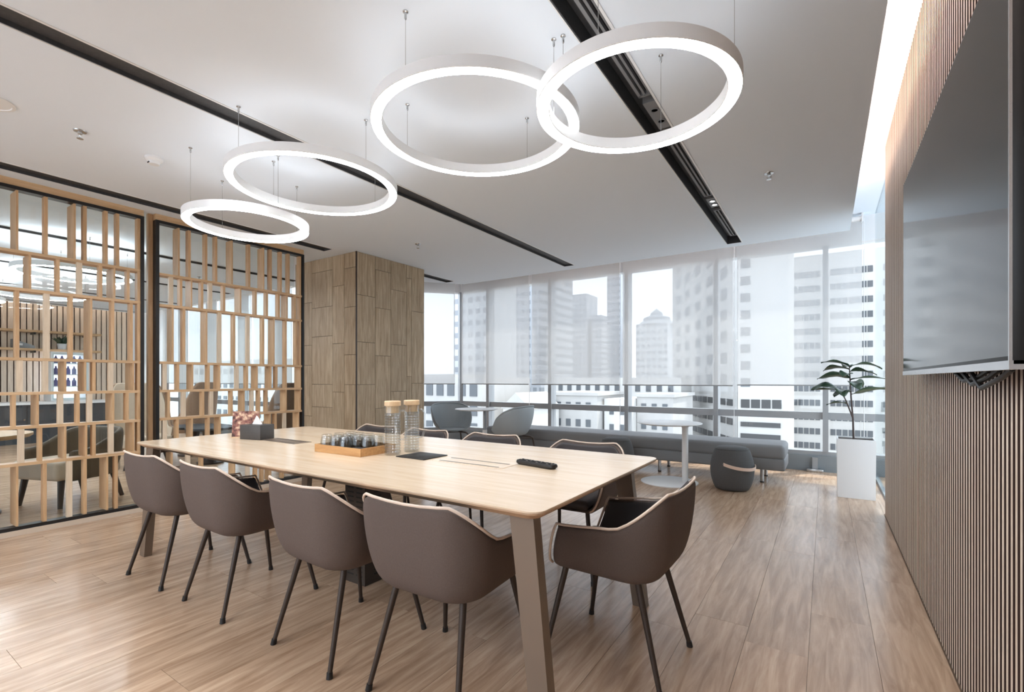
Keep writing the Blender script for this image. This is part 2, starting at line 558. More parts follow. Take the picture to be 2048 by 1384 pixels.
# ---- blinds
def blind(x0, x1, label, loc=(0, 0, 0), rz=0.0, z0=1.08, chain=True):
    t = thing('roller_blind', label, 'blind', loc, rz, 'sheer roller blinds at the windows')
    f = MB().poly([(x0, 0, z0), (x1, 0, z0), (x1, 0, 3.07), (x0, 0, 3.07)]).build('fabric', 'blind', t)
    B('bottom_bar', 'blindbar', (x0, x1, -.008, .008, z0 - .012, z0 + .004), t)
    MB().cyl((x0, .0, 3.09), (x1, .0, 3.09), .03).build('roller_tube', 'white', t, True)
    B('end_bracket', 'white', (x1 - .005, x1 + .012, -.04, .04, 3.04, ROOF), t)
    if chain:
        MB().tube([(x1 + .02, -.02, 3.08), (x1 + .02, -.02, .32)], .004, 6).build('chain', 'white', t)
    return t
YBL = 7.08
blind(-5.80, -4.30, 'sheer white roller blind beside the window corner behind the grey tub chairs', (0, YBL, 0))
blind(-4.24, -2.665, 'sheer white roller blind behind the tub chair turned to the round table', (0, YBL, 0))
blind(-2.61, -1.055, 'sheer white roller blind above the white round table by the grey bench', (0, YBL, 0))
blind(-1.0, 0.365, 'sheer white roller blind beside the potted plant', (0, YBL, 0), z0=1.09)
ang = math.atan2((FA - FB).y, (FA - FB).x)
nrm = Vector((sin(ang), -cos(ang)))
fo = FB + nrm * .17
blind(0.3, 1.5, 'sheer white roller blind on the oblique window, the panel further from the corner', (fo.x, fo.y, 0), ang)
blind(1.56, fl_len - .16, 'sheer white roller blind on the oblique window next to the corner gap', (fo.x, fo.y, 0), ang, chain=False)
lx = XF + .3
for i in range(4):
    blind(lx, lx + 1.25, 'sheer white roller blind on the lounge window, %s the oak shelves' % ['nearest', 'second from', 'third from', 'furthest from'][i], (0, YL - .15, 0))
    lx += 1.31

# ---- cove LED strips lying on the ceiling edge
cv = tag(B('cove_light', 'cove', (0.10, 0.16, YB + .1, 5.7, H + .132, H + .142)), 'warm light strip in the cove along the slatted wall', 'light strip')
cv2 = tag(B('cove_light', 'cove', (-4.6, -0.1, 5.70, 5.73, H + .132, H + .14)), 'warm light strip in the cove above the window blinds', 'light strip')
cv3 = tag(B('cove_light', 'cove', (-12.97, -12.91, 0.0, 4.2, H + .132, H + .14)), 'warm light strip in the cove above the lounge shelves', 'light strip')
cv4 = tag(B('cove_light', 'cove', (-12.8, -6.2, 4.30, 4.33, H + .132, H + .14)), 'warm light strip in the cove above the lounge blinds', 'light strip')

# ================================================================== TIMBER SCREENS
S1 = [
 [(0.955,'d'),(1.116,'m'),(1.281,'d'),(1.349,'m'),(1.485,'m'),(1.563,'m'),(1.712,'m')],
 [(0.86,'f'),(1.024,'d'),(1.185,'m'),(1.321,'f'),(1.449,'m'),(1.536,'d'),(1.636,'m'),(1.712,'m')],
 [(0.96,'m'),(1.127,'f'),(1.263,'m'),(1.384,'d'),(1.529,'m'),(1.658,'m'),(1.712,'m')],
 [(0.979,'f'),(1.119,'f'),(1.224,'d'),(1.346,'d'),(1.406,'m'),(1.522,'f'),(1.668,'d'),(1.712,'m')],
 [(0.942,'m'),(1.066,'d'),(1.206,'f'),(1.305,'m'),(1.384,'f'),(1.529,'d'),(1.629,'m'),(1.712,'m')],
 [(0.987,'f'),(1.085,'m'),(1.224,'d'),(1.352,'d'),(1.406,'m'),(1.525,'f'),(1.668,'d'),(1.712,'m')],
 [(0.955,'d'),(1.11,'m'),(1.26,'f'),(1.349,'m'),(1.488,'d'),(1.553,'m'),(1.712,'m')]]
S2 = [
 [(2.018,'d'),(2.11,'m'),(2.255,'m'),(2.346,'m'),(2.494,'d'),(2.67,'m'),(2.819,'d'),(2.902,'m'),(3.016,'m'),(3.11,'m'),(3.248,'m')],
 [(1.965,'f'),(2.039,'m'),(2.123,'d'),(2.219,'m'),(2.3,'f'),(2.421,'m'),(2.578,'d'),(2.738,'m'),(2.86,'m'),(2.993,'m'),(3.086,'d'),(3.183,'m'),(3.248,'m')],
 [(1.969,'d'),(2.064,'m'),(2.255,'d'),(2.386,'f'),(2.518,'m'),(2.665,'f'),(2.819,'m'),(2.935,'d'),(3.074,'m'),(3.201,'m'),(3.248,'m')],
 [(1.913,'f'),(2.014,'m'),(2.132,'d'),(2.277,'m'),(2.374,'d'),(2.553,'f'),(2.647,'m'),(2.749,'d'),(2.899,'d'),(2.967,'m'),(3.074,'m'),(3.248,'d')],
 [(1.941,'m'),(2.068,'f'),(2.228,'m'),(2.309,'f'),(2.494,'m'),(2.613,'d'),(2.706,'f'),(2.775,'m'),(2.857,'m'),(3.074,'d'),(3.248,'d')],
 [(1.915,'f'),(2.01,'m'),(2.128,'d'),(2.277,'m'),(2.379,'d'),(2.563,'f'),(2.654,'m'),(2.89,'d'),(2.958,'m'),(3.068,'f'),(3.226,'d')],
 [(1.961,'d'),(2.106,'f'),(2.219,'m'),(2.518,'d'),(2.665,'f'),(2.743,'m'),(2.813,'m'),(2.896,'d'),(3.039,'m'),(3.207,'d')]]
ZR = [2.56, 2.113, 1.833, 1.313, 1.055, 0.80, 0.525, 0.075]
KIND = dict(d=(.013, .14), m=(.022, .055), f=(.034, .03))
FIN = {}
def screen(label, rows, y0, y1, deep):
    t = thing('timber_screen', label, 'room divider', (XS, y0, 0))
    L_ = y1 - y0
    f = MB()
    f.box(-.07, .006, 0, .026, .04, 2.595); f.box(-.07, .006, L_ - .026, L_, .04, 2.595)
    f.box(-.07, .006, .026, L_ - .026, 2.57, 2.595); f.box(-.07, .006, .026, L_ - .026, .04, .066)
    f.build('frame', 'black', t)
    B('head_trim', 'oak_y', (-.09, -.005, 0, L_, 2.595, H), t)
    B('curb', 'beige', (-.1, .012, 0, L_, 0, .04), t)
    for z in ZR[1:-1]:
        B('rail', 'oak_y', (-.105, 0, .026, L_ - .026, z - .011, z + .011), t)
    for i, r in enumerate(rows):
        zt, zb = ZR[i] - (.011 if i else -.008), ZR[i + 1] + (.011 if i < 6 else -.008)
        for yr, k in r:
            wd, dp = KIND[k]
            if k == 'd': dp = deep
            key = (k, i, dp)
            if key not in FIN:
                FIN[key] = MB().box(-dp, 0, -wd, 0, zb, zt).mesh('fin', 'oak_lit' if k == 'f' else 'oak')
            if yr - y0 - wd < .03 or yr > y1 - .026: continue
            inst('fin', FIN[key], t, (-.003, yr - y0, 0))
    return t
random.seed(3)
R1 = []
for r in S1:
    e = [(y_ + random.uniform(-.03, .03), random.choice('dmf')) for y_ in [-.2, -.06, .08, .22, .36, .5, .64, .78]]
    R1.append(e + r)
screen('timber lattice screen in black frame, the one further from the oak column', R1, -0.35, 1.738, .165)
screen('timber lattice screen in black frame, the one beside the oak column', S2, 1.826, 3.282, .115)
pt = struct(B('trim_20', 'oak', (XS - .10, XS - .06, 1.79, 1.826, 0, H)))
wp = sroot('window_5', (XS - .19, 0, 0))
B('pane', 'pane2', (-.004, .004, -.35, 1.74, .02, H), wp)
B('pane', 'pane2', (-.004, .004, 1.75, 3.28, .02, H), wp)

# ================================================================== MEETING TABLE
TX0, TX1, TY0, TY1, TZ = -3.755, -0.724, 1.248, 2.495, 0.755
tb = thing('meeting_table', 'long pale oak meeting table with rounded corners and splayed taupe legs', 'table', ((TX0 + TX1) / 2, (TY0 + TY1) / 2, 0))
hx, hy = (TX1 - TX0) / 2, (TY1 - TY0) / 2
def rrect(hx, hy, r, n=8, bow=0.0):
    p = []
    for cx_, cy_, a0 in ((hx - r, hy - r, 0), (-hx + r, hy - r, pi / 2), (-hx + r, -hy + r, pi), (hx - r, -hy + r, 1.5 * pi)):
        for i in range(n + 1):
            a = a0 + pi / 2 * i / n
            p.append((cx_ + r * cos(a), cy_ + r * sin(a)))
    return p
def slab(name, mat, levels, r, parent, n=8):
    m_ = MB()
    m_.loops([[Vector((x_, y_, z_)) for x_, y_ in rrect(a_, b_, r_, n)] for a_, b_, r_, z_ in levels], True, True, True)
    return m_.build(name, mat, parent, True, angle=30)
slab('tabletop', 'table', [(hx, hy, .05, TZ - .006), (hx, hy, .05, TZ - .001), (hx - .001, hy - .001, .05, TZ)], .05, tb)
slab('edge', 'ply', [(hx - .03, hy - .03, .04, TZ - .032), (hx - .001, hy - .001, .05, TZ - .012), (hx - .0005, hy - .0005, .05, TZ - .006)], .05, tb)
def leg(px, py, fx, fy):
    m_ = MB()
    wt, wb, dt = .045, .035, .022
    m_.loops([[Vector((fx - wb, fy - dt, 0)), Vector((fx + wb, fy - dt, 0)), Vector((fx + wb, fy + dt, 0)), Vector((fx - wb, fy + dt, 0))],
              [Vector((px - wt, py - dt, TZ - .032)), Vector((px + wt, py - dt, TZ - .032)), Vector((px + wt, py + dt, TZ - .032)), Vector((px - wt, py + dt, TZ - .032))]], True, True, True)
    return m_.build('leg', 'bronze', tb)
for sx in (-1, 1):
    leg(sx * (hx - .095), -hy + .075, sx * (hx - .005), -hy + .06)
    leg(sx * (hx - .16), hy - .09, sx * (hx - .07), hy - .08)
ub = MB()
for sy in (-1, 1): ub.box(-hx + .2, hx - .2, sy * .3 - .03, sy * .3 + .03, TZ - .07, TZ - .032)
for sx in (-1, 1): ub.box(sx * (hx - .125) - .03, sx * (hx - .125) + .03, -hy + .09, hy - .09, TZ - .07, TZ - .032)
ub.build('underframe', 'bronze', tb)
# perforated cable pedestal below the middle
pd = MB()
pd.box(-.085, .085, -.09, .09, 0.0, TZ - .033)
ped = pd.build('cable_pedestal', 'perf', tb)
ped.location = (0, 0, 0)
me_slot = MB().box(-.025, .025, -.001, .001, -.004, .004).mesh('vent_slot', 'black')
for i in range(24):
    for dx in (-.038, .038):
        inst('vent_slot', me_slot, ped, (dx, -.0905, .05 + i * .026))
me_sl2 = MB().box(-.001, .001, -.025, .025, -.004, .004).mesh('vent_slot', 'black')
for i in range(24):
    inst('vent_slot', me_sl2, ped, (.0855, 0, .05 + i * .026))
cb_ = MB()
for k in range(4):
    cb_.tube([(-.1 + k * .02, -.03, TZ - .035), (-.14 + k * .012, -.06, TZ - .10 - k * .012), (-.17 + k * .02, -.05, TZ - .07), (-.18 + k * .02, -.02, TZ - .035)], .004, 6)
cb_.build('cable', 'black', tb)
# flush power modules in the top
def flap(cx_, cy_, w_, d_, mat):
    c = (cx_ - tb.location.x, cy_ - tb.location.y)
    f = B('power_flap', mat, (c[0] - w_ / 2, c[0] + w_ / 2, c[1] - d_ / 2, c[1] + d_ / 2, TZ - .002, TZ + .0015), tb)
    for s in (-1, 1):
        B('cable_slit', 'black', (c[0] - w_ / 2 + .03, c[0] + w_ / 2 - .03, c[1] + s * (d_ / 2 - .022) - .004, c[1] + s * (d_ / 2 - .022) + .004, TZ + .0012, TZ + .0022), f)
flap(-1.435, 1.845, .42, .135, 'table')
flap(-2.975, 1.81, .39, .125, 'bronze')

# ================================================================== ARMCHAIRS
def u_plan(w_, yf, yb, r, n=7, ns=6, nb=6, flare=0.0):
    """open U seen from above: front-left arm tip, round the back, to the front-right arm tip"""
    p = []
    for i in range(ns):
        t = i / ns
        p.append((-w_ + flare * (1 - t), yf + (yb + r - yf) * t))
    for i in range(n):
        a = pi + pi / 2 * i / n
        p.append((-w_ + r + r * cos(a), yb + r + r * sin(a)))
    for i in range(nb + 1):
        p.append((-w_ + r + (2 * w_ - 2 * r) * i / nb, yb))
    q = [(-x_, y_) for x_, y_ in reversed(p)]
    return p[:-1] + q[p.__len__() - p.__len__():][nb:] if False else p + q[nb + 1:]

def shell(plan, hfun, zb, inset, ycen, levels, lean=0.0, front_low=0.0):
    """rings of points from the bottom to the rim"""
    R = []
    for t in levels:
        ring = []
        for x_, y_ in plan:
            h = hfun(x_, y_)
            k = 1 - inset * (1 - t) ** 2.2 - (0.10 * max(0, 1 - t / .18) ** 2)
            z_ = zb + (h - zb) * t
            fr = max(0.0, y_ - ycen) * front_low * (1 - t)
            ring.append(Vector((x_ * k, ycen + (y_ - ycen) * (k + (1 - k) * (.55 if y_ > ycen else 0)) + fr, z_)))
        R.append(ring)
    return R

def smooth_solid(o, th, lev=1):
    m_ = o.modifiers.new('thick', 'SOLIDIFY'); m_.thickness = th; m_.offset = 0.0
    s_ = o.modifiers.new('sub', 'SUBSURF'); s_.levels = lev; s_.render_levels = lev

def armchair():
    t = thing('armchair', 'taupe armchair', 'chair')
    W_, YF_, YB_, RR_ = .27, .155, -.262, .125
    plan = u_plan(W_, YF_, YB_, RR_, n=9, ns=8, nb=4, flare=.014)
    def arc(x_, y_):
        '''distance along the rim from the middle of the back'''
        ax = abs(x_)
        if y_ >= YB_ + RR_: return W_ - RR_ + RR_ * pi / 2 + y_ - YB_ - RR_
        if ax <= W_ - RR_ + 1e-6: return ax
        return W_ - RR_ + RR_ * math.atan2(ax - W_ + RR_, YB_ + RR_ - y_)
    def hf(x_, y_):
        a_ = arc(x_, y_)
        k = max(0.0, min(1.0, (.395 - a_) / .21))
        k = .5 * k + .5 * sstep(0, 1, k)
        return .578 + .020 * sstep(.15, -.1, y_) + .138 * k - .012 * (1 - min(1, a_ / .18) ** 2)
    lv = [0, .05, .12, .25, .42, .6, .78, .9, 1.0]
    R = shell(plan, hf, .392, .20, .0, lv, front_low=.42)
    m_ = MB()
    rv = m_.loops(R, False)
    bot = rv[0]
    c = m_.bm.verts.new(sum((v.co for v in bot), Vector()) / len(bot) - Vector((0, 0, .008)))
    for i in range(len(bot) - 1): m_.bm.faces.new((bot[i + 1], bot[i], c))
    m_.bm.faces.new((bot[0], bot[-1], c))
    o = m_.build('shell', 'fabric', t, True, angle=180)
    smooth_solid(o, .026)
    # leather lining inside
    R2 = [[Vector((p.x * .945, p.y * .945 + .002, p.z - .004)) for p in r] for r in R[2:]]
    o2 = MB(); o2.loops(R2, False); o2 = o2.build('lining', 'fabric_in', t, True, angle=180)
    smooth_solid(o2, .01)
    rim = [p + Vector((p.x * .03, (p.y) * .03, .006)) for p in R[-1]]
    fl_ = [Vector((r[0].x * 1.03, r[0].y + .010, r[0].z)) for r in R[1:]]
    fr_ = [Vector((r[-1].x * 1.03, r[-1].y + .010, r[-1].z)) for r in reversed(R[1:])]
    MB().tube(fl_[:-1] + rim + fr_[1:], .0055, 8).build('piping', 'piping', t, True, angle=180)
    MB().box(-.19, .19, -.16, .215, .405, .462, bev=.026, seg=4).build('seat', 'fabric_in', t, True)
    for sx in (-1, 1):
        for (tx, ty, fx, fy) in ((.155, -.13, .205, -.235), (.165, .16, .23, .235)):
            l = MB().cyl((sx * tx, ty, .41), (sx * fx, fy, .02), .0135, .0095, 12).build('leg', 'legd', t, True)
            MB().cyl((sx * (fx - .0005), fy, .024), (sx * (fx + .003), fy + (.003 if fy > 0 else -.003), 0), .0115, .013, 12).build('foot', 'foot', l, True)
    return t
ac = armchair()
GN = 'armchairs round the meeting table'
spots_near = [(-3.265, 1.365, 0.03), (-2.60, 1.385, -0.02), (-1.805, 1.405, -0.04), (-1.225, 1.44, 0.03)]
ORD = ['nearest the timber screens', 'second from the timber screens', 'third from the timber screens', 'furthest from the timber screens']
lab_near = 'taupe armchair, back turned, on the table side away from windows, '
spots_far = [(-3.42, 2.74, pi), (-2.80, 2.72, pi - .02), (-2.12, 2.74, pi + .04), (-1.33, 2.72, pi + .03)]
lab_far = 'taupe armchair on the window side of the table, '
ac.location = (spots_near[0][0], spots_near[0][1], 0); ac.rotation_euler.z = spots_near[0][2]
ac['label'] = lab_near + ORD[0]; ac['group'] = GN
for i_, (x_, y_, r_) in enumerate(spots_near[1:]): dup(ac, (x_, y_, 0), r_, lab_near + ORD[i_ + 1], GN)
for i_, (x_, y_, r_) in enumerate(spots_far): dup(ac, (x_, y_, 0), r_, lab_far + ORD[i_], GN)
dup(ac, (-0.735, 1.955, 0), pi / 2 - .02, 'taupe armchair with cream piping at the table end beside the wall display', GN)

# ================================================================== ON THE TABLE
Z = TZ + .0005
# dark tissue box
tz = thing('tissue_box', 'dark grey tissue box with a white tissue showing', 'tissue box', (-3.248, 1.773, Z), radians(15))
tx = MB(); tx.box(-.088, .088, -.06, .06, 0, .098, bev=.003)
tx.build('box', 'boxd', tz, True)
B('opening', 'black', (-.055, .055, -.02, .02, .0975, .099), tz)
ts = MB(); ts.loops([[Vector((-.04, -.006, .096)), Vector((.04, -.012, .096)), Vector((.035, .012, .096)), Vector((-.035, .010, .096))],
                     [Vector((-.022, -.004, .125)), Vector((.018, -.006, .128)), Vector((.02, .006, .126)), Vector((-.02, .005, .124))],
                     [Vector((-.006, -.001, .158)), Vector((.004, -.002, .152)), Vector((.005, .002, .150)), Vector((-.004, .002, .156))]], True, True, True)
ts.build('tissue', 'tissue', tz, True)
# picture card stand
cs = thing('card_stand', 'wooden tent card stand with a red and brown picture behind the tissue box', 'card stand', (-3.43, 1.795, Z), radians(52))
b_ = MB(); b_.loops([[Vector((-.083, -.045, 0)), Vector((.083, -.045, 0)), Vector((.083, -.005, .18)), Vector((-.083, -.005, .18))],
                     [Vector((-.083, -.039, 0)), Vector((.083, -.039, 0)), Vector((.083, .001, .18)), Vector((-.083, .001, .18))]], True, True, True)
b_.build('card', 'print', cs)
b_ = MB(); b_.loops([[Vector((-.083, .05, 0)), Vector((.083, .05, 0)), Vector((.083, .004, .18)), Vector((-.083, .004, .18))],
                     [Vector((-.083, .056, 0)), Vector((.083, .056, 0)), Vector((.083, .010, .18)), Vector((-.083, .010, .18))]], True, True, True)
b_.build('back_board', 'lid', cs)
B('base', 'lid', (-.083, .083, -.05, .058, 0, .006), cs)
# tray with upturned tumblers
tr = thing('serving_tray', 'shallow wooden serving tray holding upturned tumblers', 'tray', (-2.215, 1.765, Z), radians(1))
t_ = MB(); a_, b2 = .19, .125
t_.box(-a_, a_, -b2, b2, 0, .008); t_.box(-a_, a_, -b2, -b2 + .008, .008, .042); t_.box(-a_, a_, b2 - .008, b2, .008, .042)
t_.box(-a_, -a_ + .008, -b2 + .008, b2 - .008, .008, .042); t_.box(a_ - .008, a_, -b2 + .008, b2 - .008, .008, .042)
t_.build('tray_body', 'tray', tr)
B('liner', 'rubber', (-a_ + .009, a_ - .009, -b2 + .009, b2 - .009, .008, .010), tr)
me_g = None
def tumbler_mesh():
    m_ = MB()
    m_.lathe([(.0365, 0), (.0365, .002), (.035, .02), (.031, .055), (.026, .078), (.024, .082), (0, .082), ][:-1] + [(.0, .082)], n=12)
    return m_
tm = MB(); nn = 24
prof = [(.0345, .0), (.0370, .0), (.0368, .012), (.0345, .045), (.0285, .080), (.0262, .084), (.0, .0845)]
inn = [(.0, .072), (.022, .072), (.0262, .068), (.0315, .042), (.0345, .0)]
pr = inn + prof[1:]
rings_ = [[Vector((r * cos(2 * pi * i / nn) * (1 + (.02 if i % 3 else -.02) * (1 if .015 < z < .07 and r > .02 else 0)), r * sin(2 * pi * i / nn), z)) for i in range(nn)] for r, z in pr if r > 0]
tm.loops(rings_, True, True, True)
me_t = tm.mesh('tumbler', 'glass', True, 60)
def tumbler(x_, y_):
    o = bpy.data.objects.new('tumbler', me_t); COL.objects.link(o)
    o.location = (x_, y_, Z + .0108); o.rotation_euler.z = random.random()
    tag(o, 'clear faceted tumbler standing upside down in the wooden tray', 'glass', 'upturned tumblers in the tray')
for i in range(4):
    for j in range(3):
        if i == 3 and j == 0: continue
        tumbler(-2.215 - .145 + i * .082, 1.765 - .08 + j * .08)
cl = MB(); cl.lathe([(.028, 0), (.045, .004), (.05, .012), (.04, .020), (.0, .022)][:-1] + [(.002, .022)], n=20)
o = cl.build('coaster_dish', 'rubber', None, True, loc=(-2.215 + .125, 1.765 - .08, Z + .0108)); o.scale = (1.0, .7, 1.3)
tag(o, 'small black oval dish at the end of the wooden tray', 'dish')
# ribbed carafes
def carafe(loc, label):
    t = thing('carafe', label, 'carafe', loc, 0, 'ribbed glass carafes')
    pr_ = [(.0, .006), (.036, .006), (.0375, .012)]
    z_ = .018; out = [(.0, 0), (.040, 0), (.042, .004)]
    k = 0
    while z_ < .215:
        out.append((.0445 if k % 2 == 0 else .0385, z_)); k += 1; z_ += .0075
    out += [(.041, .225), (.0395, .25), (.041, .262)]
    inn_ = [(.039, .262), (.0375, .25), (.0375, .02), (.036, .007)]
    m_ = MB(); m_.lathe(out[1:] + inn_, n=28)
    m_.build('bottle', 'glass', t, True, angle=25)
    MB().lathe([(.0365, .225), (.0365, .262), (.044, .264), (.044, .285), (.041, .289), (.001, .289)], n=28).build('lid', 'lid', t, True)
    MB().tube([(.040, 0, .235), (.066, 0, .238), (.078, 0, .215), (.078, 0, .12), (.066, 0, .085), (.042, 0, .08)], .006, 8).build('handle', 'glass', t, True, angle=90)
    return t
carafe((-1.952, 1.80, Z), 'ribbed glass carafe with beech lid standing right beside the tumbler tray').rotation_euler.z = .5
carafe((-1.945, 1.935, Z), 'ribbed glass carafe with beech lid behind the one beside the tray').rotation_euler.z = .3
# black pad
pdm = thing('desk_pad', 'flat black square pad between the carafes and the cable flap', 'pad', (-1.78, 1.845, Z), 0)
MB().box(-.1, .1, -.09, .09, 0, .004, bev=.0012).build('pad', 'rubber', pdm, True)
MB().lathe([(.018, .004), (.016, .0055), (.001, .0055)], n=20).build('thumb_notch', 'black', pdm, True)
# remote control
rc = thing('remote_control', 'black remote control with many small buttons', 'remote', (-1.128, 1.925, Z), radians(-11))
m_ = MB(); m_.loops([[Vector((x_, y_, z_)) for x_, y_ in rrect(a_, b_, r_, 5)] for a_, b_, r_, z_ in ((.105, .020, .015, 0), (.116, .025, .018, .008), (.116, .025, .018, .015), (.112, .022, .016, .021))], True, True, True)
m_.build('body', 'rubber', rc, True)
me_b = MB().box(-.004, .004, -.003, .003, 0, .003).mesh('button', 'button')
me_b2 = MB().box(-.004, .004, -.003, .003, 0, .003).mesh('button', 'black')
for i in range(13):
    for j in range(3):
        inst('button', me_b if (i * 3 + j) % 4 == 1 else me_b2, rc, (-.095 + i * .0155, (j - 1) * .0115, .0205))

# ================================================================== PENDANT RINGS
def ring_lamp(label, cx_, cy_, R, zb, ch=0.052, wd=0.052, group=None, strong=False):
    t = thing('ring_pendant', label, 'pendant lamp', (cx_, cy_, zb), 0, group)
    n_ = 96
    def circ(r, z): return [Vector((r * cos(2 * pi * i / n_), r * sin(2 * pi * i / n_), z)) for i in range(n_)]
    o_, i_ = R, R - wd
    h = MB()
    h.loops([circ(i_ + .003, .003), circ(i_, .005), circ(i_, ch), circ(i_ + .008, ch), circ(i_ + .008, ch - .012), circ(o_ - .008, ch - .012), circ(o_ - .008, ch), circ(o_, ch), circ(o_, .005), circ(o_ - .003, .003)], True)
    h.build('housing', 'ring', t, True, angle=40)
    d = MB(); d.loops([circ(i_ + .003, .003), circ(i_ + .008, 0), circ(o_ - .008, 0), circ(o_ - .003, .003)], True)
    d.build('diffuser', 'led2' if strong else 'led', t, True, angle=40)
    u = MB(); u.loops([circ(i_ + .009, ch - .008), circ(o_ - .009, ch - .008)], True)
    u.build('uplight', 'ledup2' if strong else 'ledup', t)
    for k in range(4):
        a = pi / 2 * k
        px, py = (R - .026) * cos(a), (R - .026) * sin(a)
        w_ = MB().cyl((px, py, ch - .01), (px, py, H - zb - .03), .0012, n=6).build('cable', 'steel', t)
        MB().lathe([(.011, 0), (.011, -.004), (.005, -.007), (.005, -.03), (.0015, -.036)], (px, py, H - zb), 12).build('ceiling_grip', 'steel', w_, True)
    return t
GR = 'ring pendants over the meeting table'
ring_lamp('small glowing ring pendant over the table end, near the air grille', -0.632, 1.847, .388, 2.235, group=GR)
ring_lamp('large glowing ring pendant that the small ring by the air grille overlaps', -1.421, 1.850, .497, 2.357, group=GR)
ring_lamp('large glowing ring pendant next to the small ring by the timber screens', -2.677, 1.831, .498, 2.357, group=GR)
ring_lamp('small glowing ring pendant close to the timber screens', -3.411, 1.800, .395, 2.235, group=GR)
ring_lamp('glowing ring pendant hanging in the lounge behind the timber screens, wider of two', -6.9, 1.75, .50, 2.30, strong=True)
ring_lamp('glowing ring pendant hanging in the lounge, further towards the shelves', -8.9, 1.9, .50, 2.30, strong=True)
ring_lamp('glowing ring pendant deep in the lounge before the shelved wall', -10.2, 1.3, .50, 2.30, strong=True)

# ---- ceiling fittings
def sprinkler(x_, y_, where):
    t = thing('sprinkler', 'small chrome ceiling sprinkler ' + where, 'sprinkler', (x_, y_, H))
    MB().lathe([(.033, 0), (.031, -.005), (.012, -.008), (.011, -.02), (.001, -.02)], n=24).build('rose', 'steel', t, True)
    m_ = MB(); 
    for s in (-1, 1): m_.tube([(s * .009, 0, -.018), (s * .014, 0, -.03), (s * .004, 0, -.044)], .002, 6)
    m_.build('arms', 'steel', t, True)
    MB().lathe([(.001, -.043), (.016, -.045), (.016, -.047), (.001, -.048)], n=16).build('deflector', 'steel', t, True)
sprinkler(-3.737, .972, 'beside the smoke detector')
sprinkler(-.341, 3.898, 'between the air grille and the slatted wall')
sprinkler(-3.746, 3.822, 'beside the oak column')
sprinkler(-7.6, 3.3, 'in the lounge')
sm = thing('smoke_detector', 'round white smoke detector on the ceiling', 'smoke detector', (-3.776, 1.363, H))
MB().lathe([(.052, 0), (.052, -.012), (.044, -.022), (.036, -.026), (.030, -.044), (.001, -.046)], n=32).build('body', 'white', sm, True)
B('sensor_slot', 'black', (-.012, .012, -.034, -.030, -.042, -.034), sm)
spk = thing('ceiling_speaker', 'flat round white ceiling speaker at the edge of view', 'speaker', (-3.735, .60, H))
MB().lathe([(.10, 0), (.10, -.006), (.085, -.008), (.082, -.004), (.001, -.004)], n=40).build('bezel', 'white', spk, True)

# air grilles and spot boxes in the slot near the slatted wall
SX0, SX1 = -0.901, -0.764
def grille(y0, y1, label):
    t = thing('air_grille', label, 'air vent', ((SX0 + SX1) / 2, (y0 + y1) / 2, H + .035))
    L_ = (y1 - y0) / 2
    m_ = MB()
    m_.box(-.012, .064, -L_, L_, .02, .05)
    m_.build('plenum', 'black', t)
    for x0, x1 in ((-.012, .004), (.018, .030), (.046, .064)):
        B('blade', 'slot2', (x0, x1, -L_, L_, -.004, .018), t)
    for s in (-1, 1): B('end_cap', 'slot2', (-.012, .064, s * L_ - .008, s * L_ + .008, -.004, .02), t)
def spots(y0, y1, label, lit):
    t = thing('spot_box', label, 'downlight', ((SX0 + SX1) / 2, (y0 + y1) / 2, H + .03))
    L_ = (y1 - y0) / 2
    B('plate', 'slot2', (-.012, .066, -L_, L_, 0, .05), t)
    for s in (-1, 1):
        MB().lathe([(.026, .001), (.026, -.005), (.019, -.005), (.017, .0)], (.027, s * L_ * .42, 0), 20).build('spot_ring', 'silver' if lit else 'slot2', t, True)
        MB().lathe([(.001, -.0015), (.017, -.0015)], (.027, s * L_ * .42, 0), 20).build('lens', 'spot' if lit else 'black', t)
grille(-2.3, 2.53, 'long dark linear air grille above the small ring pendant')
spots(2.60, 2.92, 'unlit twin spotlight box between two air grilles', False)
grille(2.98, 4.2, 'dark linear air grille between the two spotlight boxes')
spots(4.27, 4.5, 'lit twin spotlight box towards the windows', True)
grille(4.6, 5.5, 'short dark linear air grille at the window end of the slot')

# ================================================================== WALL DISPLAY
tv = thing('wall_display', 'large black wall mounted display on the slatted wall', 'television', (0.34, 2.34, 1.19))
MB().box(0, .05, -.865, .865, 0, .985, bev=.004).build('case', 'tvb', tv, True)
B('screen', 'tv', (-.0015, .0005, -.853, .853, .022, .973), tv)
B('bottom_trim', 'silver', (-.003, .02, -.865, .865, -.008, .012), tv)
B('edge_trim', 'silver', (-.0035, .002, -.866, -.860, 0, .985), tv)
B('mount', 'black', (.05, .066, -.3, .3, .25, .75), tv)
m_ = MB()
for k in range(3): m_.tube([(.03, -.15 - .1 * k, -.005), (.035, -.25 - .1 * k, -.035 - .01 * k), (.04, -.38 - .12 * k, -.025), (.04, -.5 - .1 * k, -.004)], .007, 8)
m_.build('cable', 'black', tv, True)

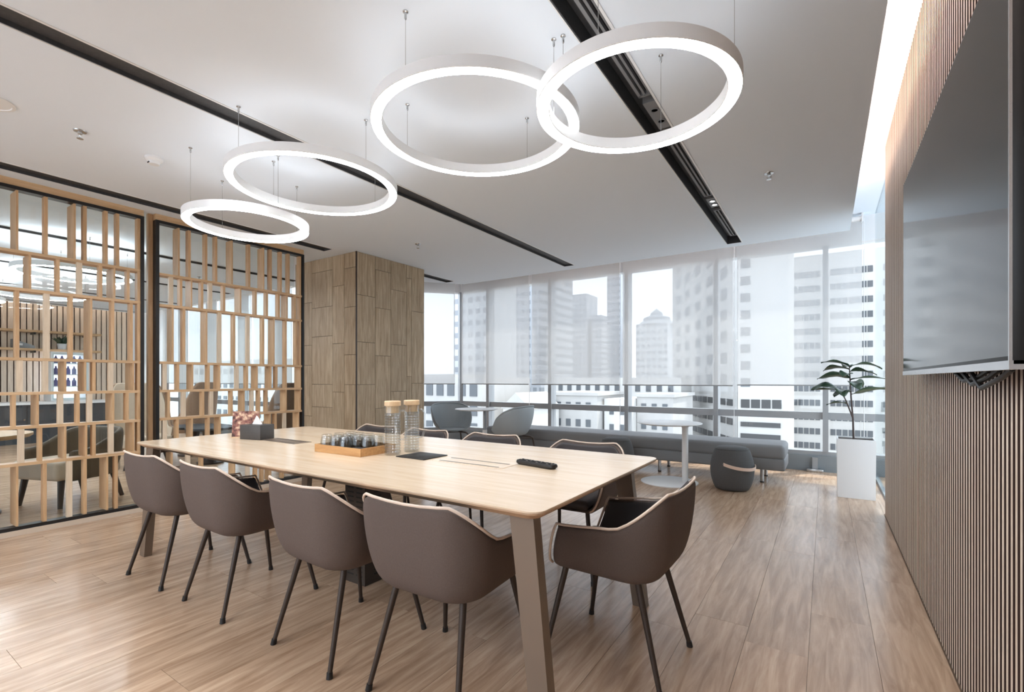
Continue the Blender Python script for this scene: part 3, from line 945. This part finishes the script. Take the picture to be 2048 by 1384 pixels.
# ================================================================== WINDOW-SIDE FURNITURE
# bench
bn = thing('long_bench', 'long low grey upholstered bench along the windows', 'bench', (-2.4, 6.28, 0))
MB().box(-2.03, 2.03, -.29, .30, .27, .435, bev=.045, seg=5).build('cushion', 'greyf', bn, True)
MB().box(-2.03, 2.03, -.285, .295, .15, .285, bev=.02, seg=3).build('base', 'greyf', bn, True)
for xx in (-1.9, -.65, .65, 1.8):
    for yy in (-.22, .2):
        l = MB().cyl((xx, yy, .155), (xx, yy, .012), .02, n=16).build('leg', 'steel', bn, True)
        MB().cyl((xx, yy, .014), (xx, yy, 0), .021, n=16).build('foot', 'foot', l)
def stool(loc, label, strap, rz=0):
    t = thing('pouf_stool', label, 'stool', loc, rz)
    MB().lathe([(.001, 0), (.13, 0), (.165, .012), (.185, .05), (.205, .12), (.215, .2), (.212, .27), (.198, .34), (.178, .40), (.16, .432), (.135, .448), (.07, .455), (.001, .456)], n=48).build('body', 'darkf', t, True, angle=60)
    MB().lathe([(.1625, .424), (.1665, .428), (.1625, .432)], n=48).build('seam', 'darkf', t, True)
    if strap:
        ps = []
        for i in range(17):
            a = radians(-105 + i * 110 / 16)
            r = .216 + .035 * sin(pi * i / 16)
            ps.append((r * cos(a), r * sin(a), .285 - .04 * sin(pi * i / 16 * .8)))
        m_ = MB()
        m_.loops([[Vector((p[0] * k, p[1] * k, p[2] + z_)) for (k, z_) in ((1, -.016), (1.018, -.016), (1.018, .016), (1, .016))] for p in ps], True, True, True)
        s_ = m_.build('carry_strap', 'strap', t, True)
        MB().lathe([(.007, 0), (.005, .003), (.001, .003)], (0, 0, 0), 12).build('rivet', 'steel', s_, True, loc=(ps[0][0] * 1.03, ps[0][1] * 1.03, ps[0][2]))
    return t
stool((-.83, 5.52, 0), 'charcoal pouf stool with a pale leather carrying strap by the bench end', True, radians(2))
stool((-2.13, 5.56, 0), 'plain charcoal pouf stool in front of the grey bench', False)

def side_table(loc, rz, h, r, off, label, tele=False, base_r=.27):
    t = thing('side_table', label, 'table', loc, rz)
    MB().lathe([(.001, h - .022), (r - .06, h - .022), (r, h - .008), (r, h - .002), (r - .004, h), (.001, h)], n=56).build('top', 'white', t, True)
    if tele:
        MB().cyl((off, 0, h * .55), (off, 0, h - .02), .022, n=20).build('inner_stem', 'frame', t, True)
        MB().cyl((off, 0, .012), (off, 0, h * .6), .034, n=24).build('stem', 'white', t, True)
    else:
        MB().lathe([(.034, .012), (.034, h - .06), (.05, h - .022)], (off, 0, 0), 24).build('stem', 'white', t, True)
    MB().lathe([(.001, 0), (base_r, 0), (base_r, .008), (base_r - .01, .012), (.001, .012)], n=48).build('base', 'white', t, True)
    m_ = MB(); m_.box(-r * .7, -r * .3, -.03, .03, h - .034, h - .02); m_.build('lever', 'white', t)
    return t
side_table((-1.48, 5.5, 0), radians(20), .675, .35, .17, 'white round pedestal table in front of the grey bench', base_r=.31)
side_table((-4.15, 5.41, 0), radians(15), .745, .31, .12, 'white round adjustable table between the two grey tub chairs', True, .2)

def tub_chair(loc, rz, label):
    t = thing('tub_chair', label, 'chair', loc, rz)
    plan = []
    for i in range(41):
        a = radians(140 + 260 * i / 40)
        plan.append((.30 * cos(a), .285 * sin(a)))
    KH = [(-.29, .80), (-.18, .775), (-.05, .715), (.06, .63), (.13, .53), (.19, .46)]
    def hf(x_, y_):
        for (y0, h0), (y1, h1) in zip(KH[:-1], KH[1:]):
            if y_ <= y1: return h0 + (h1 - h0) * max(0, (y_ - y0)) / (y1 - y0)
        return KH[-1][1]
    lv = [0, .04, .1, .22, .4, .6, .8, 1.0]
    R = shell(plan, hf, .405, .34, .0, lv)
    # front edge of the seat joins both tips
    m_ = MB(); rv = m_.loops(R, False)
    bot = rv[0]
    nb_ = len(bot)
    seat_front = []
    for k in range(1, 8):
        u_ = k / 8
        a, b = R[0][-1], R[0][0]
        p = a.lerp(b, u_) + Vector((0, .10 * sin(pi * u_), 0))
        seat_front.append(m_.bm.verts.new(p))
    top = []
    rt = [r[-1] for r in rv]; lt = [r[0] for r in rv]
    c = m_.bm.verts.new((0, .0, .40))
    loop = bot + seat_front
    for i in range(len(loop)):
        m_.bm.faces.new((loop[(i + 1) % len(loop)], loop[i], c))
    o = m_.build('shell', 'tub', t, True, angle=180)
    smooth_solid(o, .016)
    MB().tube([p + Vector((0, 0, .004)) for p in R[-1]], .010, 8).build('rim', 'tub', t, True, angle=180)
    MB().lathe([(.001, .40), (.16, .405), (.2, .42), (.19, .435), (.001, .44)], (0, .02, 0), 36).build('seat_pad', 'tub', t, True, angle=60)
    B('underframe', 'black', (-.12, .12, -.1, .1, .375, .40), t)
    for sx in (-1, 1):
        for sy in (-1, 1):
            MB().tube([(sx * .08, sy * .08, .385), (sx * .17, sy * .17, .375), (sx * .20, sy * .20, .35), (sx * .25, sy * .24, 0)], [.012, .013, .013, .009], 10).build('leg', 'legd', t, True)
    return t
tub_chair((-4.70, 5.50, 0), radians(-124), 'grey plastic tub chair with its open seat showing, beside the oak column')
tub_chair((-3.60, 5.50, 0), radians(88), 'grey plastic tub chair seen from behind, in front of the bench')

# planter and fiddle-leaf plant
pl = thing('tall_planter', 'tall square white planter beside the slatted wall', 'planter', (0.25, 5.87, 0))
m_ = MB()
ho, hi = .155, .143
def sq(h_, z_): return [Vector((-h_, -h_, z_)), Vector((h_, -h_, z_)), Vector((h_, h_, z_)), Vector((-h_, h_, z_))]
m_.loops([sq(ho - .004, 0), sq(ho, .56), sq(ho, .575), sq(hi, .575), sq(hi, .54)], True, True, True)
m_.build('pot', 'white', pl)
B('soil', 'soil', (-hi + .002, hi - .002, -hi + .002, hi - .002, .538, .562), pl)
fg = thing('fiddle_leaf_plant', 'young broad-leaved green plant growing in the tall white planter', 'plant', (0.235, 5.87, .56))
stem_a = [(0, 0, 0), (-.005, 0, .2), (-.02, .01, .42), (-.03, 0, .62), (-.035, 0, .74)]
stem_b = [(-.008, 0, .22), (-.06, -.02, .38), (-.11, -.03, .50)]
MB().tube(stem_a, [.009, .008, .007, .006, .004], 8).build('stem', 'stem', fg, True)
MB().tube(stem_b, [.007, .006, .004], 8).build('branch', 'stem', fg, True)
def leaf(base, az, el, L_, W_, droop=.3, roll=0.0):
    m_ = MB()
    n_ = 9
    rows_ = []
    for i in range(n_ + 1):
        t = i / n_
        wv = W_ * (sin(pi * min(1, t ** .8)) ** .7) * (.75 + .35 * t) if 0 < t < 1 else .002
        xx = L_ * t
        zz = xx * math.tan(el) - droop * L_ * t * t
        rr = []
        for j in range(-2, 3):
            s = j / 2
            rr.append(Vector((xx, wv * s, zz + .18 * wv * abs(s) * 2 + .008 * sin(9 * t + j) * abs(s) + s * roll * wv)))
        rows_.append(rr)
    m_.loops(rows_, False)
    for v in m_.bm.verts:
        x_, y_ = v.co.x, v.co.y
        v.co.x = base[0] + x_ * cos(az) - y_ * sin(az)
        v.co.y = base[1] + x_ * sin(az) + y_ * cos(az)
        v.co.z += base[2]
    o = m_.build('leaf', 'leaf', fg, True, angle=180)
    s_ = o.modifiers.new('thick', 'SOLIDIFY'); s_.thickness = .0015
LV = [((-.035, 0, .74), radians(205), .35, .22, .07, .25), ((-.035, 0, .73), radians(20), .35, .24, .06, .45), ((-.03, 0, .70), radians(160), .3, .2, .075, .35),
      ((-.03, 0, .68), radians(330), .15, .2, .07, .3), ((-.03, 0, .65), radians(250), .2, .17, .07, .3), ((-.03, 0, .62), radians(195), .2, .24, .075, .25),
      ((-.028, 0, .60), radians(15), .2, .27, .06, .2), ((-.025, 0, .57), radians(285), .1, .2, .07, .4), ((-.11, -.03, .50), radians(200), .45, .22, .06, .5),
      ((-.11, -.03, .50), radians(275), .0, .19, .075, .3), ((-.11, -.03, .49), radians(170), .1, .2, .05, .1), ((-.02, .01, .45), radians(5), .3, .25, .06, .1),
      ((-.03, 0, .48), radians(235), .0, .20, .075, .2), ((-.05, -.01, .36), radians(190), .2, .15, .04, .3), ((-.03, 0, .55), radians(60), .3, .2, .06, .4),
      ((-.035, 0, .72), radians(100), .4, .17, .06, .4)]
for b__, az, el, L_, W_, dr in LV: leaf(b__, az, el, L_ * 1.2, W_ * .85, dr, random.uniform(-.5, .5))

# ================================================================== LOUNGE BEYOND THE SCREENS
ct = thing('bar_counter', 'dark lounge counter with a white top in front of the shelves', 'counter', (-12.35, 2.0, 0))
B('body', 'navy', (-.3, .3, -2.0, 1.85, 0, .70), ct)
B('worktop', 'white', (-.32, .33, -2.02, 1.88, .70, .745), ct)
for yy in (-1.2, -.4, .4, 1.2): B('door_joint', 'black', (.300, .302, yy - .004, yy + .004, .04, .68), ct)
B('knob', 'steel', (.30, .325, .35, .375, .42, .45), ct)
for k, z_ in enumerate((2.11, 1.75)):
    s_ = tag(B('wall_shelf', 'oak_y', (XF, XF + .3, .8, 3.72, z_ - .02, z_ + .02)), ('upper' if k == 0 else 'lower') + ' pale oak shelf on the slatted lounge wall', 'shelf')
    for yy in (1.4, 2.7, 3.5): B('bracket', 'black', (XF, XF + .26, yy - .015, yy + .015, z_ - .06, z_ - .02), s_)
pp = thing('potted_herb', 'small green plant in a white pot on the lower lounge shelf', 'plant', (XF + .16, 3.12, 1.771))
MB().lathe([(.001, 0), (.06, 0), (.075, .12), (.07, .12), (.065, .1), (.001, .1)], n=24).build('pot', 'white', pp, True)
for i in range(26):
    a = i * 2.4; r = .03 + .012 * (i % 6); hgt = .1 + .09 * random.random()
    m_ = MB(); m_.loops([[Vector((r * .4 * cos(a), r * .4 * sin(a) - .006, .1)), Vector((r * .4 * cos(a), r * .4 * sin(a) + .006, .1))],
                         [Vector((r * 1.2 * cos(a), r * 1.2 * sin(a) - .02, .1 + hgt * .7)), Vector((r * 1.2 * cos(a), r * 1.2 * sin(a) + .02, .1 + hgt * .7))],
                         [Vector((r * 2 * cos(a), r * 2 * sin(a) - .003, .1 + hgt)), Vector((r * 2 * cos(a), r * 2 * sin(a) + .003, .1 + hgt))]], False)
    m_.build('leaf', 'leaf', pp, True)
bk = thing('magazine_box', 'slanted grey document box on the lower lounge shelf', 'box', (XF + .15, 2.55, 1.771))
m_ = MB(); m_.loops([[Vector((-.1, -.15, 0)), Vector((.1, -.15, 0)), Vector((.1, .15, 0)), Vector((-.1, .15, 0))], [Vector((-.1, -.15, .17)), Vector((.1, -.15, .17)), Vector((.1, .15, .05)), Vector((-.1, .15, .05))]], True, True, True)
m_.build('body', 'frame', bk)
B('label_plate', 'white', (.1, .102, -.1, -.02, .05, .09), bk)
fr = thing('drinks_cooler', 'glowing glass-door drinks cooler standing on the lounge counter', 'refrigerator', (-12.62, 3.08, .746))
m_ = MB(); m_.box(-.26, .22, -.28, -.24, 0, .95); m_.box(-.26, .22, .24, .28, 0, .95); m_.box(-.26, .22, -.24, .24, 0, .05); m_.box(-.26, .22, -.24, .24, .9, .95)
m_.build('cabinet', 'white', fr)
B('back_light', 'cabin', (-.25, -.24, -.24, .24, .05, .9), fr)
for z_ in (.27, .5, .72): B('rack', 'white', (-.23, .2, -.24, .24, z_, z_ + .015), fr)
me_bt = MB().lathe([(.001, 0), (.035, 0), (.035, .10), (.014, .14), (.014, .17), (.001, .17)], n=12).mesh('bottle', 'bottle', True)
for z_ in (.286, .516, .736):
    for yy in (-.18, -.09, 0, .09, .18): inst('bottle', me_bt, fr, (.08, yy, z_), (1, 1, .95 if z_ < .7 else .85))
B('glass_door', 'pane2', (.22, .23, -.26, .26, .02, .93), fr)

def high_chair(loc, rz, label):
    t = thing('high_back_chair', label, 'chair', loc, rz)
    plan = [(p[0], p[1]) for p in u_plan(.33, .30, -.30, .22, flare=.03)]
    hf = lambda x_, y_: .52 + .60 * sstep(.05, -.28, y_)
    lv = [0, .05, .15, .3, .5, .7, .85, 1.0]
    R = shell(plan, hf, .25, .25, .02, lv)
    m_ = MB(); m_.loops(R, False)
    o = m_.build('shell', 'brownf', t, True, angle=180); smooth_solid(o, .05)
    R2 = [[Vector((p.x * .9, p.y * .9, p.z + .0)) for p in r] for r in R[1:]]
    o = MB(); o.loops(R2, False); o = o.build('lining', 'beige', t, True, angle=180); smooth_solid(o, .02)
    MB().box(-.27, .27, -.22, .33, .28, .42, bev=.04, seg=4).build('seat', 'beige', t, True)
    for sx in (-1, 1):
        for sy in (-1, 1): MB().cyl((sx * .18, sy * .18, .27), (sx * .24, sy * .25, 0), .018, .012, 10).build('leg', 'darkw', t, True)
    return t
hc = high_chair((-7.65, 2.62, 0), radians(-95), 'high winged brown lounge chair, seen behind the gap between the two screens')
high_chair((-9.3, 3.95, 0), radians(120), 'high winged cream lounge chair before the lounge windows')
high_chair((-6.55, 3.95, 0), radians(100), 'high winged brown lounge chair behind the screen beside the oak column')
# low lounge armchair
la = thing('lounge_armchair', 'low lounge armchair with olive taupe back, beige seat and dark legs behind the screen', 'chair', (-6.05, 1.52, 0), radians(200))
plan = u_plan(.33, .24, -.30, .2, flare=.02)
R = shell(plan, lambda x_, y_: .52 + .17 * sstep(.15, -.28, y_), .24, .15, .02, [0, .06, .2, .4, .6, .8, 1.0])
m_ = MB(); m_.loops(R, False); o = m_.build('shell', 'taupeb', la, True, angle=180); smooth_solid(o, .05)
MB().box(-.28, .28, -.25, .32, .25, .42, bev=.04, seg=4).build('seat', 'beige', la, True)
for sx in (-1, 1):
    for yy, fy in ((-.2, -.27), (.24, .27)): MB().cyl((sx * .22, yy, .26), (sx * .25, fy, 0), .028, .018, 10).build('leg', 'darkw', la, True)
def round_table(loc, h, r, label, top, leg_):
    t = thing('round_table', label, 'table', loc)
    MB().lathe([(.001, h - .035), (r - .02, h - .035), (r, h - .02), (r, h), (.001, h)], n=48).build('top', top, t, True)
    MB().lathe([(.001, 0), (r * .55, 0), (r * .55, .02), (.09, .05), (.07, .2), (.10, h - .06), (.2, h - .035)], n=32).build('pedestal', leg_, t, True)
round_table((-6.05, .80, 0), .69, .44, 'round oak topped table with dark pedestal behind the first screen', 'oak_y', 'darkw')
round_table((-8.15, 3.45, 0), .45, .35, 'low dark round coffee table by the lounge windows', 'navy', 'darkw')
round_table((-7.15, 3.25, 0), .50, .30, 'dark round side table beside the high winged lounge chairs', 'navy', 'darkw')

# ================================================================== THE CITY OUTSIDE
GZ = -32.0
struct(MB().box(-420, 260, 14, 600, GZ - 1, GZ).build('ground', 'ground'))
def bld(name, label, foot, top, mat, facades=(), roof=None):
    """prism building; facades: (p0, p1, z0, z1, rows, cols, width share, height share, material)"""
    t = thing(name, label, 'building', (foot[0][0], foot[0][1], GZ))
    o0 = Vector((foot[0][0], foot[0][1]))
    MB().prism([(p[0] - o0.x, p[1] - o0.y) for p in foot], 0, top - GZ).build('walls', mat, t)
    for p0, p1, z0, z1, rows_, cols, ws, hs, wm in facades:
        p0, p1 = Vector(p0) - o0, Vector(p1) - o0
        d = p1 - p0; L_ = d.length; a = math.atan2(d.y, d.x)
        cw, chh = L_ / cols, (z1 - z0) / rows_
        me = MB().box(-.5 * cw * ws, .5 * cw * ws, -.12, .12, -.5 * chh * hs, .5 * chh * hs).mesh('window', wm)
        for i in range(rows_):
            for j in range(cols):
                q = p0 + d * ((j + .5) / cols)
                inst('window', me, t, (q.x, q.y, z0 + (i + .5) * chh - GZ), None, a)
    if roof: B('parapet', mat, roof, t)
    return t
# striped white block on the right
bld('office_block', 'white office block with rows of dark windows, right of the blank tower', [(-7.6, 140), (24, 140), (24, 165), (-7.6, 165)], 32.0, 'bldw',
    [((-7.0, 140), (-1.0, 140), -20.5, 29, 14, 5, .82, .42, 'bwin'), ((.9, 140), (9.4, 140), -20.5, 29, 14, 7, .82, .42, 'bwin'), ((11, 140), (23, 140), -20.5, 29, 14, 6, .8, .42, 'bwin')])
# blank white tower and its window wing
bld('white_tower', 'tall blank white tower with low strip windows', [(-14, 100), (-5.6, 100), (-5.6, 118), (-14, 118)], 60, 'bldw',
    [((-13.6, 100), (-6.6, 100), -4.4, -2.4, 1, 4, .85, .8, 'bwin2'), ((-13.6, 100), (-6.8, 100), -10.6, -6.2, 2, 1, .98, .4, 'bwin2'), ((-13.6, 100), (-11.8, 100), -1, 44, 14, 1, .9, .5, 'bwin')])
wA, wB = Vector((-14.05, 100)), Vector((-37, 141))
nw = (wB - wA).normalized(); nv = Vector((nw.y, -nw.x))
bld('tower_wing', 'tall pale wing with columns of recessed windows joined to the blank tower', [tuple(wA), tuple(wB), (wB.x + 12, wB.y + 2), (wA.x, 119)], 62, 'bldg',
    [(tuple(wA + nw * 3), tuple(wB - nw * 2), -1, 56, 13, 5, .42, .5, 'bwin'), (tuple(wA + nw * 2), tuple(wB), -16.5, -1.5, 4, 12, .8, .34, 'bwin2')])
# low apartment blocks
bld('apartment_block', 'grey low apartment block with paired windows', [(-38.2, 70), (-30, 70), (-30, 82), (-38.2, 82)], -1.2, 'bldg',
    [((-37.6, 70), (-30.6, 70), -12.6, -1.7, 4, 4, .45, .42, 'bwin')], (-.3, 8.5, -.3, 12.3, 30.6, 31.1))
bld('apartment_block', 'small white low block between two grey apartment blocks', [(-29.6, 72), (-25.4, 72), (-25.4, 84), (-29.6, 84)], -1.9, 'bldw',
    [((-29.2, 72), (-25.8, 72), -12.8, -2.6, 4, 2, .4, .4, 'bwin')])
bld('apartment_block', 'grey apartment block behind the white round table by the bench', [(-25.3, 75), (-19.6, 75), (-19.6, 88), (-25.3, 88)], -1.4, 'bldg',
    [((-25, 75), (-20, 75), -13, -1.9, 4, 3, .45, .45, 'bwin')], (-.3, 6.0, -.3, 13.3, 30.4, 30.9))
gb = bld('gabled_house', 'pale gabled house between low blocks', [(-41, 60), (-36.2, 60), (-36.2, 69), (-41, 69)], -3.2, 'bldw',
    [((-40.7, 60), (-36.5, 60), -11, -3.6, 3, 3, .35, .45, 'bwin2')])
m_ = MB(); m_.loops([[Vector((-.3, -.3, 28.8)), Vector((5.1, -.3, 28.8)), Vector((2.4, -.3, 31.2))], [Vector((-.3, 9.2, 28.8)), Vector((5.1, 9.2, 28.8)), Vector((2.4, 9.2, 31.2))]], True, True, True)
m_.build('roof', 'bldg', gb)
bld('glass_office', 'grey office block with large windows behind the tub chairs', [(-58, 58), (-43.5, 58), (-43.5, 72), (-58, 72)], 1.5, 'bldg',
    [((-57.6, 58), (-44, 58), -14, 1, 5, 6, .62, .62, 'bwin')])
bld('mid_block', 'white mid-rise block behind the low apartment blocks', [(-62, 110), (-27, 110), (-27, 120), (-62, 120)], 1.6, 'bldw',
    [((-61, 110), (-28, 110), -14, 1, 4, 13, .45, .42, 'bwin')])
bld('mid_block', 'white mid-rise block seen past the oak column', [(-110, 84), (-72, 84), (-72, 100), (-110, 100)], 2.4, 'bldw',
    [((-109, 84), (-73, 84), -14, 2, 5, 14, .5, .42, 'bwin')])
bld('lounge_block', 'white balcony block seen through the lounge window', [(-150, 62), (-104, 62), (-104, 80), (-150, 80)], 6, 'bldw',
    [((-149, 62), (-105, 62), -16, 5, 6, 14, .55, .4, 'bwin')])
# hazy towers
crn = bld('tower', 'pale tower with a stepped pyramid crown', [(-74.6, 220), (-60, 220), (-60, 236), (-74.6, 236)], 27.0, 'tower')
MB().lathe([(9.5, 0), (6.5, 2.2), (6.3, 3.4), (3, 4.6), (2.8, 5.8), (.01, 8)], n=8).build('crown', 'bldd', crn, loc=(7.3, 8, 27 - GZ))
bld('tower', 'distant tower with a rounded top', [(-133.2, 260), (-118, 260), (-118, 276), (-133.2, 276)], 52, 'tower2')
MB
bld('tower', 'distant short tower beside the rounded one', [(-115.8, 262), (-109.5, 262), (-109.5, 276), (-115.8, 276)], 38.8, 'tower2')
bld('tower', 'dark slim distant tower at a blind gap', [(-93, 230), (-85.6, 230), (-85.6, 246), (-93, 246)], 60, 'tower2')
bld('tower', 'broad grey tower behind the blind nearest the window corner', [(-107.5, 150), (-86, 150), (-86, 176), (-107.5, 176)], 41.5, 'tower2')
bld('tower', 'hazy tower just past the broad grey tower', [(-144, 240), (-131.6, 240), (-131.6, 256), (-144, 256)], 47, 'tower')
bld('tower', 'pale tower seen past the oak column', [(-88, 104), (-76, 104), (-76, 118), (-88, 118)], 28, 'tower')
bld('tower', 'pale tower seen through the lounge blinds', [(-190, 120), (-160, 120), (-160, 140), (-190, 140)], 30, 'tower')

# ================================================================== ADDED FILL PENDANTS, UNSEEN BEHIND THE CAMERA
ring_lamp('added unseen fill ring pendant over the floor area opposite the windows', -1.6, -1.6, .7, 2.357, strong=True)
ring_lamp('added unseen fill ring pendant opposite the windows, nearer the screens', -3.6, -1.6, .7, 2.357, strong=True)
